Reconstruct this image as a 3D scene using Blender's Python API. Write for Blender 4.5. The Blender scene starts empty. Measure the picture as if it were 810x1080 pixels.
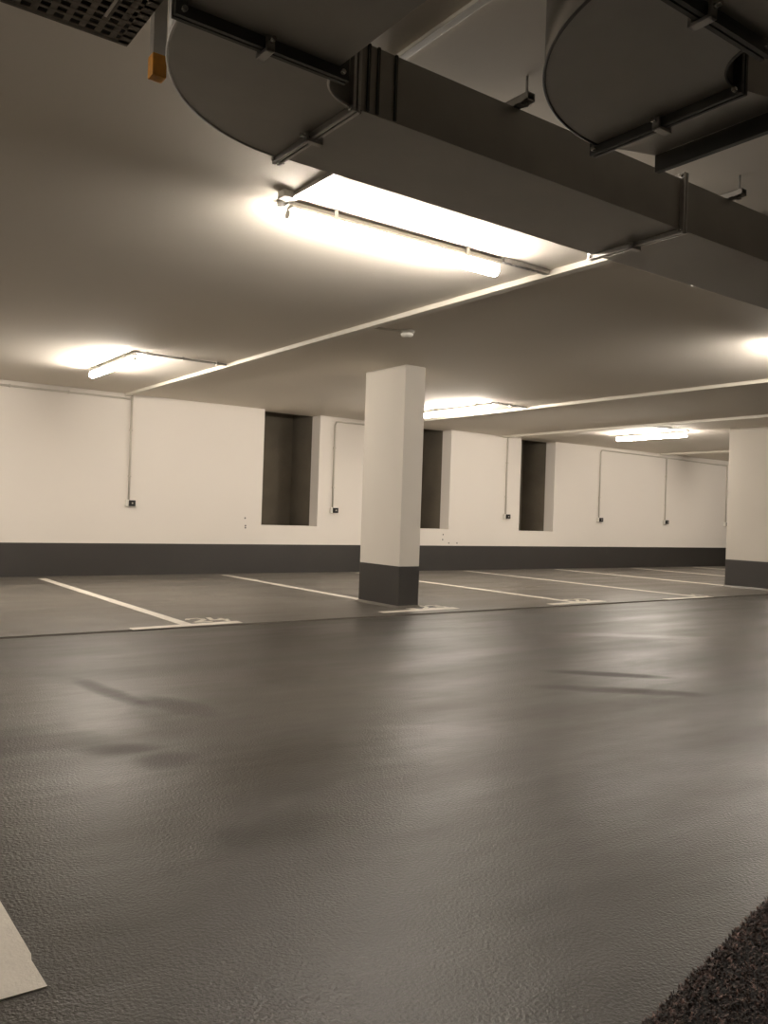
import bpy, bmesh, math, random
from mathutils import Vector, Matrix
random.seed(7)
C = bpy.context.scene.collection
sc = bpy.context.scene
PI = math.pi

# ------------------------------------------------------------------ camera
EYE = Vector((0, 0, 1.05)); YAW, PITCH, ROLL, FPX = .6251, .00305, .03345, 888.74
fw = Vector((math.sin(YAW)*math.cos(PITCH), math.cos(YAW)*math.cos(PITCH), math.sin(PITCH)))
rt = Vector((math.cos(YAW), -math.sin(YAW), 0)); up = rt.cross(fw)
r_ = rt*math.cos(ROLL) + up*math.sin(ROLL); u_ = -rt*math.sin(ROLL) + up*math.cos(ROLL)
cd = bpy.data.cameras.new('camera'); cam = bpy.data.objects.new('camera', cd); C.objects.link(cam)
cd.sensor_fit = 'VERTICAL'; cd.sensor_height = 24; cd.lens = 24*FPX/1080; cd.clip_start = .02
m = Matrix((r_, u_, -fw)).transposed().to_4x4(); m.translation = EYE
cam.matrix_world = m
sc.camera = cam

# ------------------------------------------------------------------ world, exposure, lamp strength
w = bpy.data.worlds.new('world'); sc.world = w; w.use_nodes = True
w.node_tree.nodes['Background'].inputs[0].default_value = (.02, .018, .015, 1)
w.node_tree.nodes['Background'].inputs[1].default_value = .2
vs = sc.view_settings
vs.view_transform = 'Standard'; vs.look = 'None'; vs.gamma = 1; vs.use_curve_mapping = False
vs.exposure = 0.0
LAMP = 168.0
LAMP_COL = (1.0, .905, .80)

# ------------------------------------------------------------------ materials
def mat(name, col, rough=.6, metal=0.0, var=0.0, vscale=3.0, bump=0.0, bscale=60.0, emit=None, spec=.5, rvar=0.0, coat=0):
    M = bpy.data.materials.new(name); M.use_nodes = True
    N = M.node_tree.nodes; L = M.node_tree.links; b = N['Principled BSDF']
    b.inputs['Base Color'].default_value = (*col, 1)
    b.inputs['Roughness'].default_value = rough; b.inputs['Metallic'].default_value = metal
    b.inputs['Specular IOR Level'].default_value = spec
    tc = N.new('ShaderNodeTexCoord')
    if var or rvar:
        n = N.new('ShaderNodeTexNoise'); n.inputs['Scale'].default_value = vscale; n.inputs['Detail'].default_value = 5
        L.new(tc.outputs['Object'], n.inputs['Vector'])
        if var:
            mx = N.new('ShaderNodeMix'); mx.data_type = 'RGBA'
            mx.inputs[6].default_value = (*[c*(1-var) for c in col], 1); mx.inputs[7].default_value = (*[min(1, c*(1+var)) for c in col], 1)
            L.new(n.outputs['Fac'], mx.inputs[0]); L.new(mx.outputs[2], b.inputs['Base Color'])
        if rvar:
            r = N.new('ShaderNodeMapRange'); r.inputs[3].default_value = rough-rvar; r.inputs[4].default_value = rough+rvar
            r.inputs[1].default_value = .3; r.inputs[2].default_value = .7
            L.new(n.outputs['Fac'], r.inputs[0]); L.new(r.outputs[0], b.inputs['Roughness'])
    if bump:
        n2 = N.new('ShaderNodeTexNoise'); n2.inputs['Scale'].default_value = bscale; n2.inputs['Detail'].default_value = 3
        L.new(tc.outputs['Object'], n2.inputs['Vector'])
        bp = N.new('ShaderNodeBump'); bp.inputs['Strength'].default_value = bump; bp.inputs['Distance'].default_value = .01
        L.new(n2.outputs['Fac'], bp.inputs['Height']); L.new(bp.outputs[0], b.inputs['Normal'])
    if emit:
        b.inputs['Emission Color'].default_value = (*emit[0], 1); b.inputs['Emission Strength'].default_value = emit[1]
    return M

WHITE = mat('white_wall_paint', (.74, .69, .625), .85, var=.03, vscale=.8, bump=.08, bscale=90)
CEIL = mat('ceiling_paint', (.76, .705, .62), .9, var=.03, vscale=.5, bump=.05, bscale=40)
BAND = mat('dark_grey_plinth_paint', (.031, .028, .0245), .5, var=.1, vscale=4, bump=.05, bscale=80)
COLW = mat('column_paint', (.59, .55, .485), .85, var=.03, vscale=2, bump=.06, bscale=90)
CONC = mat('bare_concrete', (.155, .133, .10), .95, var=.3, vscale=2.2, bump=.4, bscale=25)
LINE = mat('white_road_paint', (.66, .61, .53), .6, var=.12, vscale=14, bump=.15, bscale=120)
TRUNK = mat('white_plastic_trunking', (.70, .66, .57), .5)
CONDUIT = mat('grey_plastic_conduit', (.52, .48, .41), .5)
STEEL = mat('zinc_steel', (.50, .485, .46), .32, .85, var=.2, vscale=20)
DUCT = mat('galvanised_duct_sheet', (.37, .355, .325), .42, .5, var=.28, vscale=3.5, rvar=.08)
DARKST = mat('dark_steel_flange', (.085, .085, .08), .42, .6, var=.2, vscale=10)
CHROME = mat('bright_bolt_steel', (.62, .62, .6), .22, 1)
BLACK = mat('black_plastic', (.008, .007, .006), .5)
PLAST = mat('white_plastic', (.74, .71, .64), .45)
HOUS = mat('grey_lamp_housing', (.36, .34, .30), .5)
ORANGE = mat('orange_plastic_cap', (.62, .26, .015), .5, var=.3, vscale=40)
CABLE = mat('dark_cable_sheath', (.035, .032, .028), .5)
CABLE2 = mat('grey_cable_sheath', (.16, .15, .13), .5)
GLOW = mat('glowing_opal_diffuser', (.9, .88, .8), .4, emit=(LAMP_COL, LAMP))
GUTTER = mat('dark_gutter', (.022, .02, .018), .6, var=.3, vscale=6, bump=.3, bscale=50)

def floor_mat(name, col, stains=()):
    M = bpy.data.materials.new(name); M.use_nodes = True
    N = M.node_tree.nodes; L = M.node_tree.links; b = N['Principled BSDF']
    tc = N.new('ShaderNodeTexCoord')
    def math_(op, a, c=None):
        x = N.new('ShaderNodeMath'); x.operation = op
        for i, v in enumerate((a, c)):
            if v is None: continue
            if isinstance(v, (int, float)): x.inputs[i].default_value = v
            else: L.new(v, x.inputs[i])
        return x.outputs[0]
    def noise(scale, detail=4, stretch=None, rot=0):
        n = N.new('ShaderNodeTexNoise'); n.inputs['Scale'].default_value = scale; n.inputs['Detail'].default_value = detail
        if stretch:
            mp = N.new('ShaderNodeMapping'); mp.inputs['Scale'].default_value = stretch; mp.inputs['Rotation'].default_value = (0, 0, rot)
            L.new(tc.outputs['Object'], mp.inputs['Vector']); L.new(mp.outputs[0], n.inputs['Vector'])
        else: L.new(tc.outputs['Object'], n.inputs['Vector'])
        return n.outputs['Fac']
    big = noise(.55, 5); streak = noise(1.1, 5, (.35, 1.6, 1), .15); fine = noise(160, 2); grain = noise(75, 2)
    v = math_('ADD', math_('MULTIPLY', math_('SUBTRACT', big, .5), .5), math_('MULTIPLY', math_('SUBTRACT', streak, .5), .5))
    v = math_('ADD', v, math_('MULTIPLY', math_('SUBTRACT', fine, .5), 1.3))
    v = math_('ADD', v, 1.0)
    rough = math_('ADD', .40, math_('MULTIPLY', math_('SUBTRACT', streak, .5), .55))
    rough = math_('ADD', rough, math_('MULTIPLY', math_('SUBTRACT', big, .5), .3))
    # scuff stains: soft ellipses with a shape of their own
    sep = N.new('ShaderNodeSeparateXYZ'); L.new(tc.outputs['Object'], sep.inputs[0])
    wob = noise(3.0, 4)
    for (sx, sy, lx, ly, a, k) in stains:
        dx = math_('SUBTRACT', sep.outputs[0], sx); dy = math_('SUBTRACT', sep.outputs[1], sy)
        ca, sa = math.cos(a), math.sin(a)
        u = math_('DIVIDE', math_('ADD', math_('MULTIPLY', dx, ca), math_('MULTIPLY', dy, sa)), lx)
        q = math_('DIVIDE', math_('SUBTRACT', math_('MULTIPLY', dy, ca), math_('MULTIPLY', dx, sa)), ly)
        d = math_('ADD', math_('ADD', math_('MULTIPLY', u, u), math_('MULTIPLY', q, q)), math_('MULTIPLY', math_('SUBTRACT', wob, .5), 1.6))
        g = N.new('ShaderNodeMapRange'); g.inputs[1].default_value = 1.7; g.inputs[2].default_value = -.5
        g.inputs[3].default_value = 0; g.inputs[4].default_value = 1; g.interpolation_type = 'SMOOTHSTEP'
        L.new(d, g.inputs[0])
        v = math_('SUBTRACT', v, math_('MULTIPLY', g.outputs[0], k))
        rough = math_('ADD', rough, math_('MULTIPLY', g.outputs[0], .22 if k > 0 else -.12))
    vm = N.new('ShaderNodeVectorMath'); vm.operation = 'SCALE'; vm.inputs[0].default_value = col
    L.new(v, vm.inputs['Scale']); L.new(vm.outputs[0], b.inputs['Base Color'])
    cl = N.new('ShaderNodeClamp'); cl.inputs[1].default_value = .31; cl.inputs[2].default_value = .75
    L.new(rough, cl.inputs[0]); L.new(cl.outputs[0], b.inputs['Roughness'])
    b.inputs['Specular IOR Level'].default_value = .22
    bp = N.new('ShaderNodeBump'); bp.inputs['Strength'].default_value = .7; bp.inputs['Distance'].default_value = .004
    L.new(noise(100, 2), bp.inputs['Height'])
    bp2 = N.new('ShaderNodeBump'); bp2.inputs['Strength'].default_value = .35; bp2.inputs['Distance'].default_value = .012
    L.new(noise(5, 1, (.6, 1.5, 1), -.6), bp2.inputs['Height']); L.new(bp.outputs[0], bp2.inputs['Normal'])
    L.new(bp2.outputs[0], b.inputs['Normal'])
    return M

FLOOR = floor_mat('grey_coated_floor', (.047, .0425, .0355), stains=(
    (1.545, 4.75, .45, .075, -1.45, .45), (1.75, 4.25, .12, .3, .3, .2), (1.23, 3.60, .17, .09, -.3, .42), (1.35, 3.35, .14, .12, 0, .2),
    (4.68, 3.80, .42, .09, -.75, .4), (4.3, 3.4, .5, .10, -.7, .15), (1.33, 4.15, .16, .3, 0, -.18), (1.2, 4.6, .3, .9, .1, -.1),
    (6.6, 4.9, 1.0, .12, -.6, -.12), (2.65, 3.2, .35, .09, -.6, -.15)))
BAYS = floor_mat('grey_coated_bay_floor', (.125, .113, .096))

# ------------------------------------------------------------------ helpers
class MB:
    def __init__(s): s.bm = bmesh.new()
    def box(s, x0, x1, y0, y1, z0, z1, bev=0):
        b = bmesh.new(); r = bmesh.ops.create_cube(b, size=1)
        for v in r['verts']:
            v.co = Vector((x0+(v.co.x+.5)*(x1-x0), y0+(v.co.y+.5)*(y1-y0), z0+(v.co.z+.5)*(z1-z0)))
        if bev: bmesh.ops.bevel(b, geom=b.edges[:], offset=bev, segments=2, profile=.7, affect='EDGES')
        s._add(b); return s
    def _add(s, b):
        me = bpy.data.meshes.new('t'); b.to_mesh(me); b.free(); s.bm.from_mesh(me); bpy.data.meshes.remove(me)
    def tube(s, pts, r, n=12, smooth_joint=True):
        """round bar through the points, mitred joints, capped"""
        pts = [Vector(p) for p in pts]; rings = []
        for i, p in enumerate(pts):
            if i == 0: t = pts[1]-p
            elif i == len(pts)-1: t = p-pts[i-1]
            else: t = (pts[i+1]-p).normalized() + (p-pts[i-1]).normalized()
            t.normalize()
            a = Vector((0, 0, 1)) if abs(t.z) < .9 else Vector((0, 1, 0))
            e1 = t.cross(a).normalized(); e2 = t.cross(e1)
            rings.append([s.bm.verts.new(p + r*(math.cos(2*PI*k/n)*e1 + math.sin(2*PI*k/n)*e2)) for k in range(n)])
        for a, b in zip(rings, rings[1:]):
            for k in range(n):
                f = s.bm.faces.new((a[k], a[(k+1) % n], b[(k+1) % n], b[k])); f.smooth = True
        s.bm.faces.new(rings[0][::-1]); s.bm.faces.new(rings[-1]); return s
    def prism(s, poly, z0, z1):
        a = [s.bm.verts.new((x, y, z0)) for x, y in poly]; b = [s.bm.verts.new((x, y, z1)) for x, y in poly]
        n = len(poly); s.bm.faces.new(a[::-1]); s.bm.faces.new(b)
        for k in range(n): s.bm.faces.new((a[k], a[(k+1) % n], b[(k+1) % n], b[k]))
        return s
    def lathe(s, prof, c, n=32):
        rings = [[s.bm.verts.new((c[0]+r*math.cos(2*PI*k/n), c[1]+r*math.sin(2*PI*k/n), c[2]+z)) for k in range(n)] for r, z in prof]
        for a, b in zip(rings, rings[1:]):
            for k in range(n):
                f = s.bm.faces.new((a[k], a[(k+1) % n], b[(k+1) % n], b[k])); f.smooth = True
        s.bm.faces.new(rings[0][::-1]); s.bm.faces.new(rings[-1]); return s
    def build(s, name, material, parent=None, label=None):
        bmesh.ops.recalc_face_normals(s.bm, faces=s.bm.faces[:])
        me = bpy.data.meshes.new(name); s.bm.to_mesh(me); s.bm.free()
        me.materials.append(material)
        o = bpy.data.objects.new(name, me); C.objects.link(o)
        if parent:
            o.parent = parent
            base = parent
            off = Vector((0, 0, 0))
            while base:
                off += base.location; base = base.parent
            o.location = -off          # meshes are modelled in world coordinates
        if label: o['label'] = label
        return o
def tag(o, label, cat, group=None, kind=None):
    o['label'] = label; o['category'] = cat
    if group: o['group'] = group
    if kind: o['kind'] = kind
    return o
def thing(name, label, cat, loc=(0, 0, 0), group=None):
    o = bpy.data.objects.new(name, None); C.objects.link(o); o.location = loc
    o.empty_display_size = .1
    return tag(o, label, cat, group)
def structure(o): o['kind'] = 'structure'; return o
def copy_tree(o, parent=None):
    c = o.copy(); C.objects.link(c)
    if parent: c.parent = parent
    for ch in list(o.children): copy_tree(ch, c)
    return c

ZC = 2.75       # ceiling
YW = 12.65      # back wall face
X0, X1, Y0 = -9.0, 30.0, -5.0
WT = .27        # wall thickness at the recesses
NICHE = [(6.60, 7.69), (9.72, 10.70), (12.62, 13.65)]
SILL = .805

# ------------------------------------------------------------------ setting
def gut(x): return 6.90 + .017*x     # near edge of the gutter
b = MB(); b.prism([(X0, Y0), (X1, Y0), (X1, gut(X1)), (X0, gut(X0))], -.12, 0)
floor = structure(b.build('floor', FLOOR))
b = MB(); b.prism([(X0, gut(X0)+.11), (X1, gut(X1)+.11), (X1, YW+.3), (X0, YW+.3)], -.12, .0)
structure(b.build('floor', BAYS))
b = MB(); b.prism([(X0, gut(X0)), (X1, gut(X1)), (X1, gut(X1)+.11), (X0, gut(X0)+.11)], -.12, -.03)
structure(b.build('trim_1', GUTTER))
b = MB(); b.box(X0, X1, Y0, YW+WT, ZC, ZC+.25); structure(b.build('ceiling', CEIL))
# back wall with three openings up to the ceiling
b = MB()
xs = [X0] + [v for n in NICHE for v in n] + [X1]
for i in range(0, len(xs), 2): b.box(xs[i], xs[i+1], YW, YW+WT, 0, ZC)
for a, c in NICHE: b.box(a, c, YW, YW+WT, 0, SILL)
wall_back = structure(b.build('wall_back', WHITE))
structure(MB().box(X0-.2, X0, Y0, YW+WT, 0, ZC).build('wall_left', WHITE))
structure(MB().box(X1, X1+.2, Y0, YW+WT, 0, ZC).build('wall_right', WHITE))
structure(MB().box(X0, X1, Y0-.2, Y0, 0, ZC).build('wall_front', WHITE))
structure(MB().box(X0, X1, YW-.004, YW, 0, .482).build('baseboard_back', BAND))
structure(MB().box(X0, X0+.004, Y0, YW-.004, 0, .482).build('baseboard_left', BAND))
structure(MB().box(X1-.004, X1, Y0, YW-.004, 0, .482).build('baseboard_right', BAND))
structure(MB().box(X0+.004, X1-.004, Y0, Y0+.004, 0, .482).build('baseboard_front', BAND))
# anchor holes in the wall
holes = [(6.30, .915), (6.31, .79), (6.31, .755), (10.57, .70), (10.56, .60), (10.72, .535), (10.93, .535)]
for x, z in holes:
    h = MB(); h.tube([(x, YW-.002, z), (x, YW+.001, z)], .014, 10); h.build('anchor_hole', BLACK, wall_back, 'small dark drill hole')

# recesses: bare concrete shaft behind each opening
names = ['widest dark bare concrete recess in the white wall, left of the near column',
         'dark bare concrete recess in the white wall, partly hidden behind the near column',
         'dark bare concrete recess in the white wall, farthest right of the three recesses']
for (a, c), nm in zip(NICHE, names):
    t = thing('wall_recess', nm, 'recess', (a, YW+WT, 0), 'recesses in the back wall')
    ya, yb, zt = YW+WT, 13.62, 3.5
    MB().box(a-.02, c+.02, yb, yb+.1, .6, zt).build('back_panel', CONC, t)
    MB().box(a-.12, a, ya, yb, .6, zt).build('side_panel', CONC, t)
    MB().box(c, c+.12, ya, yb, .6, zt).build('side_panel', CONC, t)
    MB().box(a, c, ya, yb, .6, .7).build('bottom_slab', CONC, t)
    MB().box(a, c, ya, yb, zt-.1, zt).build('top_slab', CONC, t)
    MB().box(a, c, ya, ya+.1, ZC+.0, zt-.1).build('lintel', CONC, t)

# ------------------------------------------------------------------ columns
def column(x0, x1, y0, y1, label):
    t = thing('concrete_column', label, 'column', (x0, y0, 0), 'square columns')
    MB().box(x0, x1, y0, y1, .47, ZC, .012).build('shaft', COLW, t)
    MB().box(x0-.002, x1+.002, y0-.002, y1+.002, 0, .472, .008).build('painted_base', BAND, t, 'dark grey painted base')
    v = MB()
    q = [(x0, y0), (x1, y0), (x1, y1), (x0, y1)]; e = .035; p = [(x0-e, y0-e), (x1+e, y0-e), (x1+e, y1+e), (x0-e, y1+e)]
    lo = [v.bm.verts.new((*c_, .0)) for c_ in p]; hi = [v.bm.verts.new((*c_, .03)) for c_ in q]
    for k in range(4): v.bm.faces.new((lo[k], lo[(k+1) % 4], hi[(k+1) % 4], hi[k]))
    v.build('floor_cove', BAYS, t)
column(5.70, 5.985, 7.57, 8.36, 'white square column with dark grey base in the middle of the bays')
column(13.42, 13.72, 7.55, 8.40, 'white column with dark grey base at the right edge of the photo')

# ------------------------------------------------------------------ painted bay markings
STROKES = {'1': [[(.25, .78), (.6, 1), (.6, 0)]],
           '2': [[(0, .78), (.2, 1), (.75, 1), (1, .78), (.9, .5), (0, 0), (1, 0)]],
           '3': [[(0, .9), (.4, 1), (.9, .9), (.9, .65), (.4, .52), (1, .38), (.95, .1), (.5, 0), (0, .1)]],
           '4': [[(.2, 1), (0, .38), (1, .38)], [(.75, .7), (.75, 0)]]}
def marking(x, ynear, yfar, bar, number, label):
    t = thing('parking_bay_line', label, 'parking line', (x, ynear, 0), 'white bay lines')
    MB().box(x-.055, x+.055, ynear, yfar, .0, .003).build('divider_line', LINE, t)
    if bar:
        (xa, ya), (xb, yb) = bar; hw = .06
        MB().prism([(xa, ya-hw), (xb, yb-hw), (xb, yb+hw), (xa, ya+hw)], .0, .0035).build('end_bar', LINE, t)
    if number:
        s, nx, ny = number
        dm = MB(); wd, ht, sw = .15, .25, .022
        for ci, ch in enumerate(s):
            ox = nx + ci*.21
            for path in STROKES[ch]:
                P_ = [Vector((ox+u*wd, ny+v*ht)) for u, v in path]
                for a, c_ in zip(P_, P_[1:]):
                    d_ = (c_-a).normalized(); q = Vector((-d_.y, d_.x))*sw; e_ = d_*sw*.6
                    dm.prism([tuple(a-e_-q), tuple(c_+e_-q), tuple(c_+e_+q), tuple(a-e_+q)], .0003, .0036)
        dm.build('bay_number', LINE, t, 'painted number ' + s)
marking(3.03, 7.12, 12.30, ((2.486, 7.08), (3.55, 7.17)), ('24', 3.16, 7.28), 'white bay line with end bar and number 24, nearest and leftmost on the floor')
marking(5.84, 7.36, 12.40, ((5.30, 7.325), (6.40, 7.385)), ('23', 5.98, 7.44), 'white bay line running past the near column, its end bar at the column base')
marking(8.41, 7.36, 12.40, ((7.86, 7.29), (8.94, 7.35)), ('22', 8.50, 7.40), 'white bay line just right of the near column, first of those between the two columns')
marking(11.0, 7.24, 12.45, ((10.1, 7.21), (11.2, 7.24)), ('21', 10.95, 7.32), 'white bay line ending at a bar and number just left of the right-hand column')
marking(13.62, 8.45, 12.50, None, None, 'white bay line that meets the left foot of the right-hand column')
marking(16.2, 7.3, 12.50, None, None, 'white bay line reaching behind the right-hand column, second farthest')
marking(18.6, 7.3, 12.50, None, None, 'short bit of white bay line, the farthest one beside the right-hand column')
b = MB()
b.prism([(.03, 1.893), (.508, 1.893), (.505, 2.02), (.511, 2.05), (.507, 2.4), (.507, 4.6), (.03, 4.6)], 0, .003)
tag(b.build('floor_marking', LINE), 'broad white painted marking cut by the bottom left edge of the photo', 'floor marking')

# ------------------------------------------------------------------ trunking on the ceiling
def trunk(x, y0, y1, label, w=.030, h=.032):
    t = thing('cable_trunking', label, 'trunking', (x, y0, ZC), 'white trunking strips on the ceiling')
    MB().box(x-w, x+w, y0, y1, ZC-h, ZC-.0005, .002).build('channel', TRUNK, t)
    MB().box(x-w-.004, x+w+.004, y0+.001, y1-.001, ZC-h-.010, ZC-h, .002).build('lid', TRUNK, t)
trunk(4.25, 2.6, YW-.02, 'white trunking strip on the ceiling, from the duct past the smoke detector to the wall')
trunk(9.18, -4.9, YW-.02, 'white ceiling trunking strip joined by the lamp right of the near column')
trunk(12.08, -4.9, YW-.02, 'white trunking strip on the ceiling just above the lamp left of the right-hand column')
trunk(17.3, -4.9, YW-.02, 'farthest white trunking strip on the ceiling, only a short bit beside the right-hand column')
trunk(1.82, -4.9, 2.62, 'pale trunking strip on the dark ceiling between the two ventilation ducts', .012, .010)

# ------------------------------------------------------------------ conduits and outlets on the wall
def clips(b, pts, ax):
    for p in pts:
        x, y, z = p
        if ax == 'z': b.box(x-.022, x+.022, y-.016, y+.016, z-.01, z+.01)
        else: b.box(x-.01, x+.01, y-.016, y+.016, z-.022, z+.022)
def conduit(pts, label, clip=(), ax='z'):
    t = thing('electrical_conduit', label, 'conduit', pts[0], 'conduits on the back wall')
    MB().tube(pts, .016, 10).build('pipe', CONDUIT, t)
    for p in clip:
        c_ = MB(); clips(c_, [p], ax); c_.build('clip', CONDUIT, t)
yc = YW-.018
def vrun(x, ztop, label, zb=1.14):
    conduit([(x, yc, ztop), (x, yc, zb)], label, [(x, yc, z) for z in (1.5, 2.2)])
conduit([(X0+.02, yc, 2.675), (4.30, yc, 2.675)], 'long horizontal grey conduit just under the ceiling on the left part of the wall', [(x, yc, 2.675) for x in (2.6, 3.4)], 'x')
vrun(4.335, 2.73, 'leftmost vertical grey conduit dropping down the white wall')
conduit([(7.99, yc, 1.14), (7.99, yc, 2.60), (8.01, yc, 2.655), (8.06, yc, 2.67), (10.0-.32, yc, 2.67)], 'grey conduit with a bend, between the leftmost recess and the near column', [(7.99, yc, 1.5), (7.99, yc, 2.2)])
vrun(12.21, 2.72, 'vertical grey conduit just left of the farthest right recess')
conduit([(15.12, yc, 1.14), (15.12, yc, 2.62), (15.14, yc, 2.66), (15.19, yc, 2.675), (17.50, yc, 2.66), (20.1, yc, 2.62), (20.13, yc, 2.58), (20.13, yc, 1.14)],
        'wide grey conduit arch between the farthest recess and the right-hand column', [(15.12, yc, 1.6), (20.13, yc, 1.6), (16.3, yc, 2.67)])
vrun(17.55, 2.63, 'vertical grey conduit in the middle of the right-hand conduit arch')
ol = [(4.335, 'black wall outlet under the leftmost vertical conduit'), (7.99, 'black wall outlet between the leftmost recess and the near column'),
      (12.21, 'black wall outlet just left of the farthest right recess'), (15.12, 'black wall outlet just right of the farthest right recess'),
      (17.55, 'black wall outlet midway between the farthest recess and the right-hand column'), (20.13, 'black wall outlet close to the left edge of the right-hand column')]
def make_outlet(x, z=1.095):
    t = thing('wall_outlet', '', 'outlet', (x, YW, z), 'wall outlets')
    MB().box(x-.05, x+.05, YW-.035, YW, z-.05, z+.05, .006).build('back_box', PLAST, t)
    s = MB().box(x-.005, x+.09, YW-.075, YW-.034, z-.045, z+.045, .008).build('socket_body', BLACK, t)
    MB().tube([(x+.04, YW-.080, z), (x+.04, YW-.074, z)], .012, 12).build('centre_pin', CONDUIT, s)
    return t
o0 = make_outlet(ol[0][0])
for i, (x, lb) in enumerate(ol):
    o = o0 if i == 0 else copy_tree(o0)
    o.location.x = x; o['label'] = lb

# ------------------------------------------------------------------ fluorescent lamps
def lamp(label, cx, cy, along, L=1.58):
    """modelled along X about the centre, turned for Y"""
    t = thing('fluorescent_lamp', label, 'lamp', (0, 0, 0), 'fluorescent ceiling lamps')
    h = L/2
    b = MB(); b.box(-h, h, -.022, .022, 2.712, 2.735, .003); b.build('mounting_rail', HOUS, t)
    b = MB(); b.box(-h+.02, h-.02, -.035, .035, 2.694, 2.712, .004); b.build('housing', PLAST, t)
    b = MB(); n = 16
    b.tube([(-h+.03, 0, 2.662), (h-.03, 0, 2.662)], .040, 24); b.build('diffuser', GLOW, t, 'glowing white tube')
    for s in (-1, 1):
        b = MB(); b.tube([(s*(h-.03), 0, 2.664), (s*(h-.008), 0, 2.664)], .024, 20); b.build('end_cap', PLAST, t)
        b = MB(); b.box(s*(h-.30)-.012, s*(h-.30)+.012, -.038, .038, 2.688, ZC); b.build('clip', STEEL, t)
    t.location = (cx, cy, 0)
    if along == 'y': t.rotation_euler.z = PI/2
    return t
YA, YB = 4.05, 9.87
lamp('lit fluorescent lamp, largest and nearest, hanging right below the ventilation duct', 2.99, YA, 'x')
lamp('lit fluorescent lamp on the ceiling at the left, near the long white wall', 3.14, YB, 'y')
lamp('lit fluorescent lamp partly hidden behind the near column', 8.41, YB, 'y')
lamp('lit fluorescent lamp just left of the right-hand column', 13.2, YB, 'y')
lamp('lit fluorescent lamp cut by the right edge of the photo, above the right-hand column', 8.06, YA, 'x')
OFF = [(13.1, YA, 'x', 'lit fluorescent lamp in the near row, outside the photo, third along to the right'),
       (18.3, YB, 'y', 'lit fluorescent lamp by the wall, hidden behind the right-hand column'),
       (-2.1, YB, 'y', 'lit fluorescent lamp by the wall, outside the photo to the left'),
       (-2.1, YA, 'x', 'lit fluorescent lamp in the near row, outside the photo to the left')]
for x, y, a, lb in OFF:
    lamp(lb, x, y, a)

# channel that carries the nearest lamp, with slots
def slotted(name, x0, x1, y, label):
    t = thing(name, label, 'channel', (x0, y, ZC))
    b = MB(); b.box(x0, x1, y-.022, y-.017, ZC-.030, ZC); b.box(x0, x1, y+.017, y+.022, ZC-.030, ZC)
    x = x0
    while x < x1-.01:
        b.box(x, min(x+.022, x1), y-.018, y+.018, ZC-.030, ZC-.025); x += .05
    b.box(x0, x1, y-.018, y-.007, ZC-.030, ZC-.026); b.box(x0, x1, y+.007, y+.018, ZC-.030, ZC-.026)
    b.build('slotted_channel', STEEL, t)
slotted('support_channel', 3.79, 4.21, YA-.02, 'perforated steel channel between the nearest lamp and the white trunking')
t = thing('support_channel', 'grey steel channel crossing the left end of the nearest lamp', 'channel', (2.20, 3.2, ZC))
MB().box(2.185, 2.222, 2.95, 4.13, ZC-.026, ZC-.001, .003).build('rail', STEEL, t)
MB().box(2.12, 2.178, 3.93, 4.00, ZC-.04, ZC, .006).build('junction_box', PLAST, t)
# lamp feed conduits along X
def feed(x0, x1, y, label):
    t = thing('lamp_feed_conduit', label, 'conduit', (x0, y, ZC), 'feed conduits between lamps and trunking')
    MB().tube([(x0, y, ZC-.018), (x1, y, ZC-.018)], .014, 10).build('pipe', STEEL, t)
    for x in (x0+.12, (x0+x1)/2, x1-.12):
        MB().box(x-.01, x+.01, y-.024, y+.024, ZC-.035, ZC, .002).build('clip', STEEL, t)
feed(3.14, 4.21, 9.07, 'thin grey conduit from the left lamp to the white trunking')
feed(8.41, 9.14, 9.07, 'thin grey conduit from the lamp behind the near column to the trunking')
feed(12.12, 13.24, 9.07, 'thin grey conduit from the trunking to the lamp left of the right-hand column')

# smoke detector
t = thing('smoke_detector', 'small white round smoke detector on the ceiling above the near column', 'smoke detector', (4.66, 6.19, ZC))
MB().lathe([(.068, 0), (.068, -.022), (.060, -.028)], (4.66, 6.19, ZC)).build('base', PLAST, t)
MB().lathe([(.056, -.028), (.058, -.042), (.048, -.056), (.020, -.064)], (4.66, 6.19, ZC)).build('sensor_head', PLAST, t)
t = thing('detector_conduit', 'short grey conduit running from the trunking to the smoke detector', 'conduit', (4.29, 6.24, ZC))
MB().tube([(4.29, 6.27, ZC-.014), (4.60, 6.20, ZC-.014)], .010, 8).build('pipe', CONDUIT, t)

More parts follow.
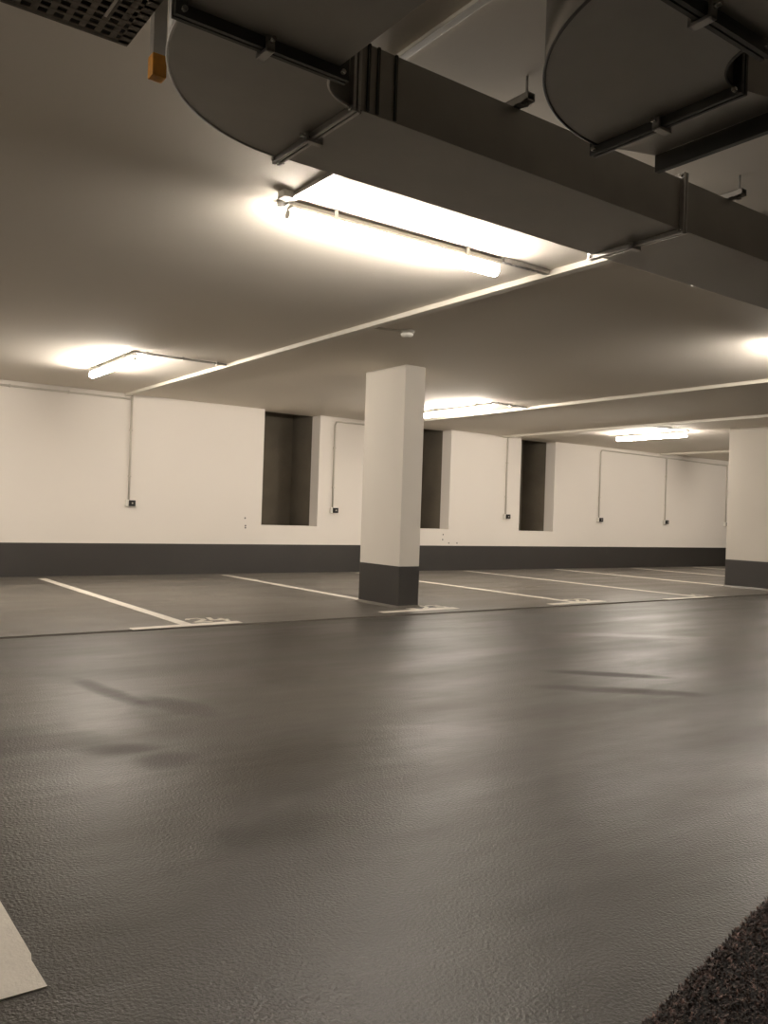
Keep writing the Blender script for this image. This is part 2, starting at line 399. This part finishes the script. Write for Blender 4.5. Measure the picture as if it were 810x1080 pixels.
# ------------------------------------------------------------------ ventilation ducts
def ring(b, axis, at, a0, a1, z0, z1, th=.012, out=.03):
    """rectangular flange ring round a duct; axis = run direction"""
    def bx(u0, u1, v0, v1):
        if axis == 'x': b.box(at, at+th, u0, u1, v0, v1, .003)
        else: b.box(u0, u1, at, at+th, v0, v1)
    bx(a0-out, a1+out, z0-out, z0); bx(a0-out, a1+out, z1, z1+out)
    bx(a0-out, a0, z0, z1); bx(a1, a1+out, z0, z1)
def flange(parent, axis, at, a0, a1, z0, z1, out=.03, m=None, clampz=True):
    b = MB(); ring(b, axis, at-.016, a0, a1, z0, z1, .013, out); ring(b, axis, at+.003, a0, a1, z0, z1, .013, out)
    f = b.build('flange', m or DARKST, parent)
    def P(u, w, z): return (at+w, u, z) if axis == 'x' else (u, at+w, z)
    # corner bolts
    for u in (a0-out*.3, a1+out*.3):
        for z in (z0-out*.45, z1+out*.45):
            MB().tube([P(u, -.026, z), P(u, .026, z)], .008, 8).build('bolt', CHROME, f)
    # G-clamp at the middle of the underside
    u = (a0+a1)/2
    b = MB()
    def bx(u0, u1, w0, w1, z0_, z1_):
        if axis == 'x': b.box(at+w0, at+w1, u0, u1, z0_, z1_, .002)
        else: b.box(u0, u1, at+w0, at+w1, z0_, z1_, .002)
    bx(u-.013, u+.013, -.034, .034, z0-out-.012, z0-out-.002)
    bx(u-.013, u+.013, -.034, -.024, z0-out-.012, z0-.004)
    bx(u-.013, u+.013, .024, .034, z0-out-.012, z0-.004)
    c_ = b.build('clamp', STEEL, f)
    MB().tube([P(u, -.055, z0-.018), P(u, -.018, z0-.018)], .007, 8).build('clamp_screw', CHROME, f)
def elbow_solid(cx, cy, ri, ro, z0, z1, a0, a1, n=40, ex=1.0):
    b = MB(); vs_ = []
    for k in range(n+1):
        a = a0+(a1-a0)*k/n; c_, s_ = math.cos(a), math.sin(a)
        vs_.append([b.bm.verts.new((cx+r*c_*k_, cy+r*s_, z)) for r, z, k_ in ((ri, z0, 1), (ro, z0, ex), (ro, z1, ex), (ri, z1, 1))])
    for p, q in zip(vs_, vs_[1:]):
        for j in range(4):
            f = b.bm.faces.new((p[j], p[(j+1) % 4], q[(j+1) % 4], q[j]))
            f.smooth = j in (1, 3)
    b.bm.faces.new(vs_[0][::-1]); b.bm.faces.new(vs_[-1])
    for e in b.bm.edges:
        if len(e.link_faces) == 2 and e.calc_face_angle(0) > .7: e.smooth = False
    return b
def arc_rim(cx, cy, r, z, a0, a1, n=40, ex=1.0):
    pts = [(cx+ex*r*math.cos(a0+(a1-a0)*k/n), cy+r*math.sin(a0+(a1-a0)*k/n), z) for k in range(n+1)]
    return MB().tube(pts, .005, 6)

# duct A: along X beyond, elbow, then towards the viewer
zb, zt, ya, yb = 2.414, 2.647, 2.380, 2.895
EX, EY = 1.533, 2.205; RI, RO = .175, .690
D = thing('ventilation_duct', 'dark rectangular ventilation duct with a rounded elbow, running across the photo above the nearest lamp', 'duct', (EX, EY, zb))
EXF = .965      # the outer sheet narrows a little towards the viewer
RX = RO*EXF
elbow_solid(EX, EY, RI, RO, zb, zt, PI/2, PI, ex=EXF).build('elbow', DUCT, D)
arc_rim(EX, EY, RO, zb, PI/2, PI, ex=EXF).build('elbow_seam', STEEL, D)
arc_rim(EX, EY, RI, zb, PI/2, PI).build('elbow_seam', STEEL, D)
arc_rim(EX, EY, RO, zt, PI/2, PI, ex=EXF).build('elbow_seam', STEEL, D)
seg = [EX, 3.355, 5.15, 6.95, 8.75, 10.55, 12.35]
for s0, s1 in zip(seg, seg[1:]): MB().box(s0, s1, ya, yb, zb, zt, .003).build('duct_section', DUCT, D)
MB().box(EX-RX, EX-RI, .6, EY, zb, zt, .003).build('duct_section', DUCT, D)
MB().box(EX-RX, EX-RI, -1.2, .6, zb, zt, .003).build('duct_section', DUCT, D)
for s in seg: flange(D, 'x', s+.0, ya, yb, zb, zt, .024, STEEL)
flange(D, 'y', EY, EX-RX, EX-RI, zb, zt, .034)
flange(D, 'y', .6, EX-RX, EX-RI, zb, zt, .03)
# vertical stiffener ribs on the near side right after the elbow
for x in (1.585, 1.625, 1.70): MB().box(x, x+.010, ya-.007, ya, zb+.004, zt).build('stiffener_rib', DARKST, D)

# duct B
zb2, zt2 = 2.36, 2.62
E2X, E2Y = 2.290, 1.275; y2a, y2b = E2Y+RI, E2Y+RO
G = thing('ventilation_duct', 'dark ventilation duct elbow with an open flanged end, at the top right corner', 'duct', (E2X, E2Y, zb2))
elbow_solid(E2X, E2Y, RI, RO, zb2, zt2, PI/2, PI).build('elbow', DUCT, G)
arc_rim(E2X, E2Y, RO, zb2, PI/2, PI).build('elbow_seam', DARKST, G)
arc_rim(E2X, E2Y, RI, zb2, PI/2, PI).build('elbow_seam', DARKST, G)
MB().box(E2X-RO, E2X-RI, -1.2, E2Y, zb2, zt2, .003).build('duct_section', DUCT, G)
flange(G, 'y', E2Y, E2X-RO, E2X-RI, zb2, zt2, .036)
flange(G, 'x', E2X, y2a, y2b, zb2, zt2, .03)
b = MB()   # tapered outlet piece, bottom rises away from the elbow
q0 = [(E2X, y2a, zb2), (E2X, y2b, zb2), (E2X, y2b, zt2), (E2X, y2a, zt2)]
q1 = [(2.60, y2a, 2.412), (2.60, y2b, 2.412), (2.60, y2b, zt2), (2.60, y2a, zt2)]
A_ = [b.bm.verts.new(p) for p in q0]; B_ = [b.bm.verts.new(p) for p in q1]
for k in range(4): b.bm.faces.new((A_[k], A_[(k+1) % 4], B_[(k+1) % 4], B_[k]))
b.bm.faces.new(A_[::-1]); b.bm.faces.new(B_)
b.build('outlet_reducer', DUCT, G)
b = MB(); b.box(2.60, 2.625, y2a-.03, y2b, 2.35, 2.412, .002); b.box(2.60, 2.625, y2a-.03, y2b, zt2, zt2+.03)
b.box(2.60, 2.625, y2a-.03, y2a, 2.35, zt2); b.box(2.60, 2.625, y2b-.03, y2b, 2.412, zt2)
b.build('end_frame', DARKST, G)

# hangers of the ducts
def hanger(x, y0, y1, ztop, label, ax='y'):
    t = thing('duct_hanger', label, 'hanger', (x, y0, ZC), 'strut hangers above the ducts')
    def bx(u0, u1, w0, w1, z0, z1):
        b = MB()
        if ax == 'y': b.box(x+w0, x+w1, u0, u1, z0, z1)
        else: b.box(u0, u1, x+w0, x+w1, z0, z1)
        return b
    b = bx(y0, y1, -.020, -.016, ztop, ztop+.03)
    def add(*a):
        if ax == 'y': b.box(x+a[2], x+a[3], a[0], a[1], a[4], a[5])
        else: b.box(a[0], a[1], x+a[2], x+a[3], a[4], a[5])
    add(y0, y1, .016, .020, ztop, ztop+.03); add(y0, y1, -.020, .020, ztop+.026, ztop+.03)
    u = y0
    while u < y1-.02: add(u, u+.02, -.02, .02, ztop, ztop+.004); u += .045
    b.build('slotted_strut', STEEL, t)
    for u in (y0+.025, y1-.025):
        p = (x, u) if ax == 'y' else (u, x)
        MB().tube([(*p, ztop-.012), (*p, ZC)], .005, 8).build('threaded_rod', STEEL, t)
        MB().tube([(*p, ztop-.014), (*p, ztop-.002)], .010, 6).build('nut', STEEL, t)
hanger(2.29, ya-.075, yb+.07, zt+.001, 'slotted strut hanger sticking out above the duct near its middle')
hanger(3.74, ya-.075, yb+.07, zt+.001, 'slotted strut hanger sticking out above the duct at the right edge of the photo')
hanger(1.0, EX-RO-.06, EX-RI+.06, zt+.001, 'slotted strut hanger over the duct end that runs out at the top left', 'x')
hanger(.55, E2X-RO-.06, E2X-RI+.06, zt2+.001, 'slotted strut hanger over the duct that runs out at the top right', 'x')

# ------------------------------------------------------------------ strut with orange cap and cable tray
t = thing('ceiling_strut', 'grey steel strut hanging from the ceiling with an orange cap on its end', 'strut', (.972, 2.70, ZC))
sx, sy = .972, 2.70
b = MB(); b.box(sx-.0205, sx-.017, sy-.02, sy+.02, 2.48, ZC); b.box(sx+.017, sx+.0205, sy-.02, sy+.02, 2.48, ZC); b.box(sx-.0205, sx+.0205, sy-.0205, sy-.017, 2.48, ZC)
b.build('channel', STEEL, t)
b = MB(); b.box(sx-.024, sx+.024, sy-.024, sy+.024, 2.452, 2.525, .006); b.build('end_cap', ORANGE, t, 'orange plastic end cap')
TZ = 2.395
TRAYM = mat('dull_tray_steel', (.20, .175, .145), .6, .3, var=.6, vscale=35)
t = thing('cable_tray', 'dark perforated cable tray filled with cables, cut by the top left edge of the photo', 'cable tray', (0, 2.2, TZ))
ty0, ty1, tx0, tx1 = 2.02, 2.455, -1.2, .795
MB().box(tx0, tx1, ty1-.004, ty1, TZ, TZ+.06).build('side_rail', DARKST, t)
MB().box(tx0, tx1, ty0, ty0+.004, TZ, TZ+.06).build('side_rail', DARKST, t)
b = MB(); ny = 12
for i in range(ny+1):
    y = ty0+(ty1-ty0-.012)*i/ny; b.box(tx0, tx1, y, y+.012+.012*(i in (0, ny)), TZ, TZ+.003)
x = tx0
while x < tx1:
    b.box(x, x+.018, ty0, ty1, TZ+.0005, TZ+.0025); x += .043
b.box(tx1-.03, tx1, ty0, ty1, TZ, TZ+.003)
b.build('perforated_base', TRAYM, t)
for k in range(9):
    x = tx1-.10-k*.17
    MB().box(x-.004, x+.004, ty0+.10+.03*(k % 3), ty0+.33+.02*(k % 4), TZ-.003, TZ+.0005).build('cable_tie', PLAST, t)
for i in range(16):
    lane = i if i < 11 else (i-11)*2+.5
    y0 = ty0+.03+.0375*lane; r = random.uniform(.007, .0115); z = TZ+.006+r+(.034 if i > 10 else 0)
    pts = [(tx0+.01+(tx1-tx0-.02)*k/26, y0+.004*math.sin(k*.9+i), z) for k in range(27)]
    b = MB(); b.tube(pts, r, 8)
    tag(b.build('cable', CABLE2 if i % 3 == 0 else CABLE), 'cable lying in the dark tray at the top left', 'cable', 'cables in the cable tray')

# ------------------------------------------------------------------ mat at the bottom right
A0 = Vector((1.526, 1.084, 0)); dirv = Vector((.741, .172, 0)).normalized(); nrm = Vector((dirv.y, -dirv.x, 0))
t = thing('floor_mat', 'dark reddish brown coarse fibre mat lying at the bottom right corner', 'mat', tuple(A0))
def P(s, d, z): return A0 + dirv*s + nrm*d + Vector((0, 0, z))
MATB = mat('mat_backing', (.012, .009, .008), .9, bump=.6, bscale=60, var=.4, vscale=30)
FIB = bpy.data.materials.new('mat_fibre'); FIB.use_nodes = True
N = FIB.node_tree.nodes; L = FIB.node_tree.links
tc = N.new('ShaderNodeTexCoord'); vo = N.new('ShaderNodeTexNoise'); vo.inputs['Scale'].default_value = 55; vo.inputs['Detail'].default_value = 4
rp = N.new('ShaderNodeValToRGB'); rp.color_ramp.elements[0].position = .40; rp.color_ramp.elements[0].color = (.020, .013, .011, 1)
rp.color_ramp.elements[1].position = .72; rp.color_ramp.elements[1].color = (.36, .22, .18, 1)
e = rp.color_ramp.elements.new(.56); e.color = (.085, .052, .044, 1)
L.new(tc.outputs['Object'], vo.inputs['Vector']); L.new(vo.outputs['Fac'], rp.inputs[0]); L.new(rp.outputs[0], N['Principled BSDF'].inputs['Base Color'])
N['Principled BSDF'].inputs['Roughness'].default_value = .7
b = MB(); S0, S1, DD = -.5, 1.1, .62
for i in range(1):
    vs4 = [P(S0, 0, 0), P(S1, 0, 0), P(S1, DD, 0), P(S0, DD, 0)]
    b.prism([(v.x, v.y) for v in vs4], 0, .008)
b.build('backing', MATB, t)
b = MB(); n = 26000
for i in range(n):
    s = random.uniform(S0, S1); d = random.uniform(-.006, DD) if i % 8 else random.uniform(-.008, .03)
    a = random.uniform(0, 2*PI); h = random.uniform(.004, .013); wd = random.uniform(.0010, .0026)
    p = P(s, d, .006); q = p + Vector((math.cos(a)*.012, math.sin(a)*.012, h)); c_ = Vector((-math.sin(a), math.cos(a), 0))*wd
    m_ = (p+q)/2 + Vector((0, 0, h*.3))
    v = [b.bm.verts.new(p-c_), b.bm.verts.new(p+c_), b.bm.verts.new(m_+c_), b.bm.verts.new(m_-c_), b.bm.verts.new(q)]
    b.bm.faces.new((v[0], v[1], v[2], v[3])); b.bm.faces.new((v[3], v[2], v[4]))
pile = b.build('fibre_pile', FIB, t); pile['kind'] = 'stuff'
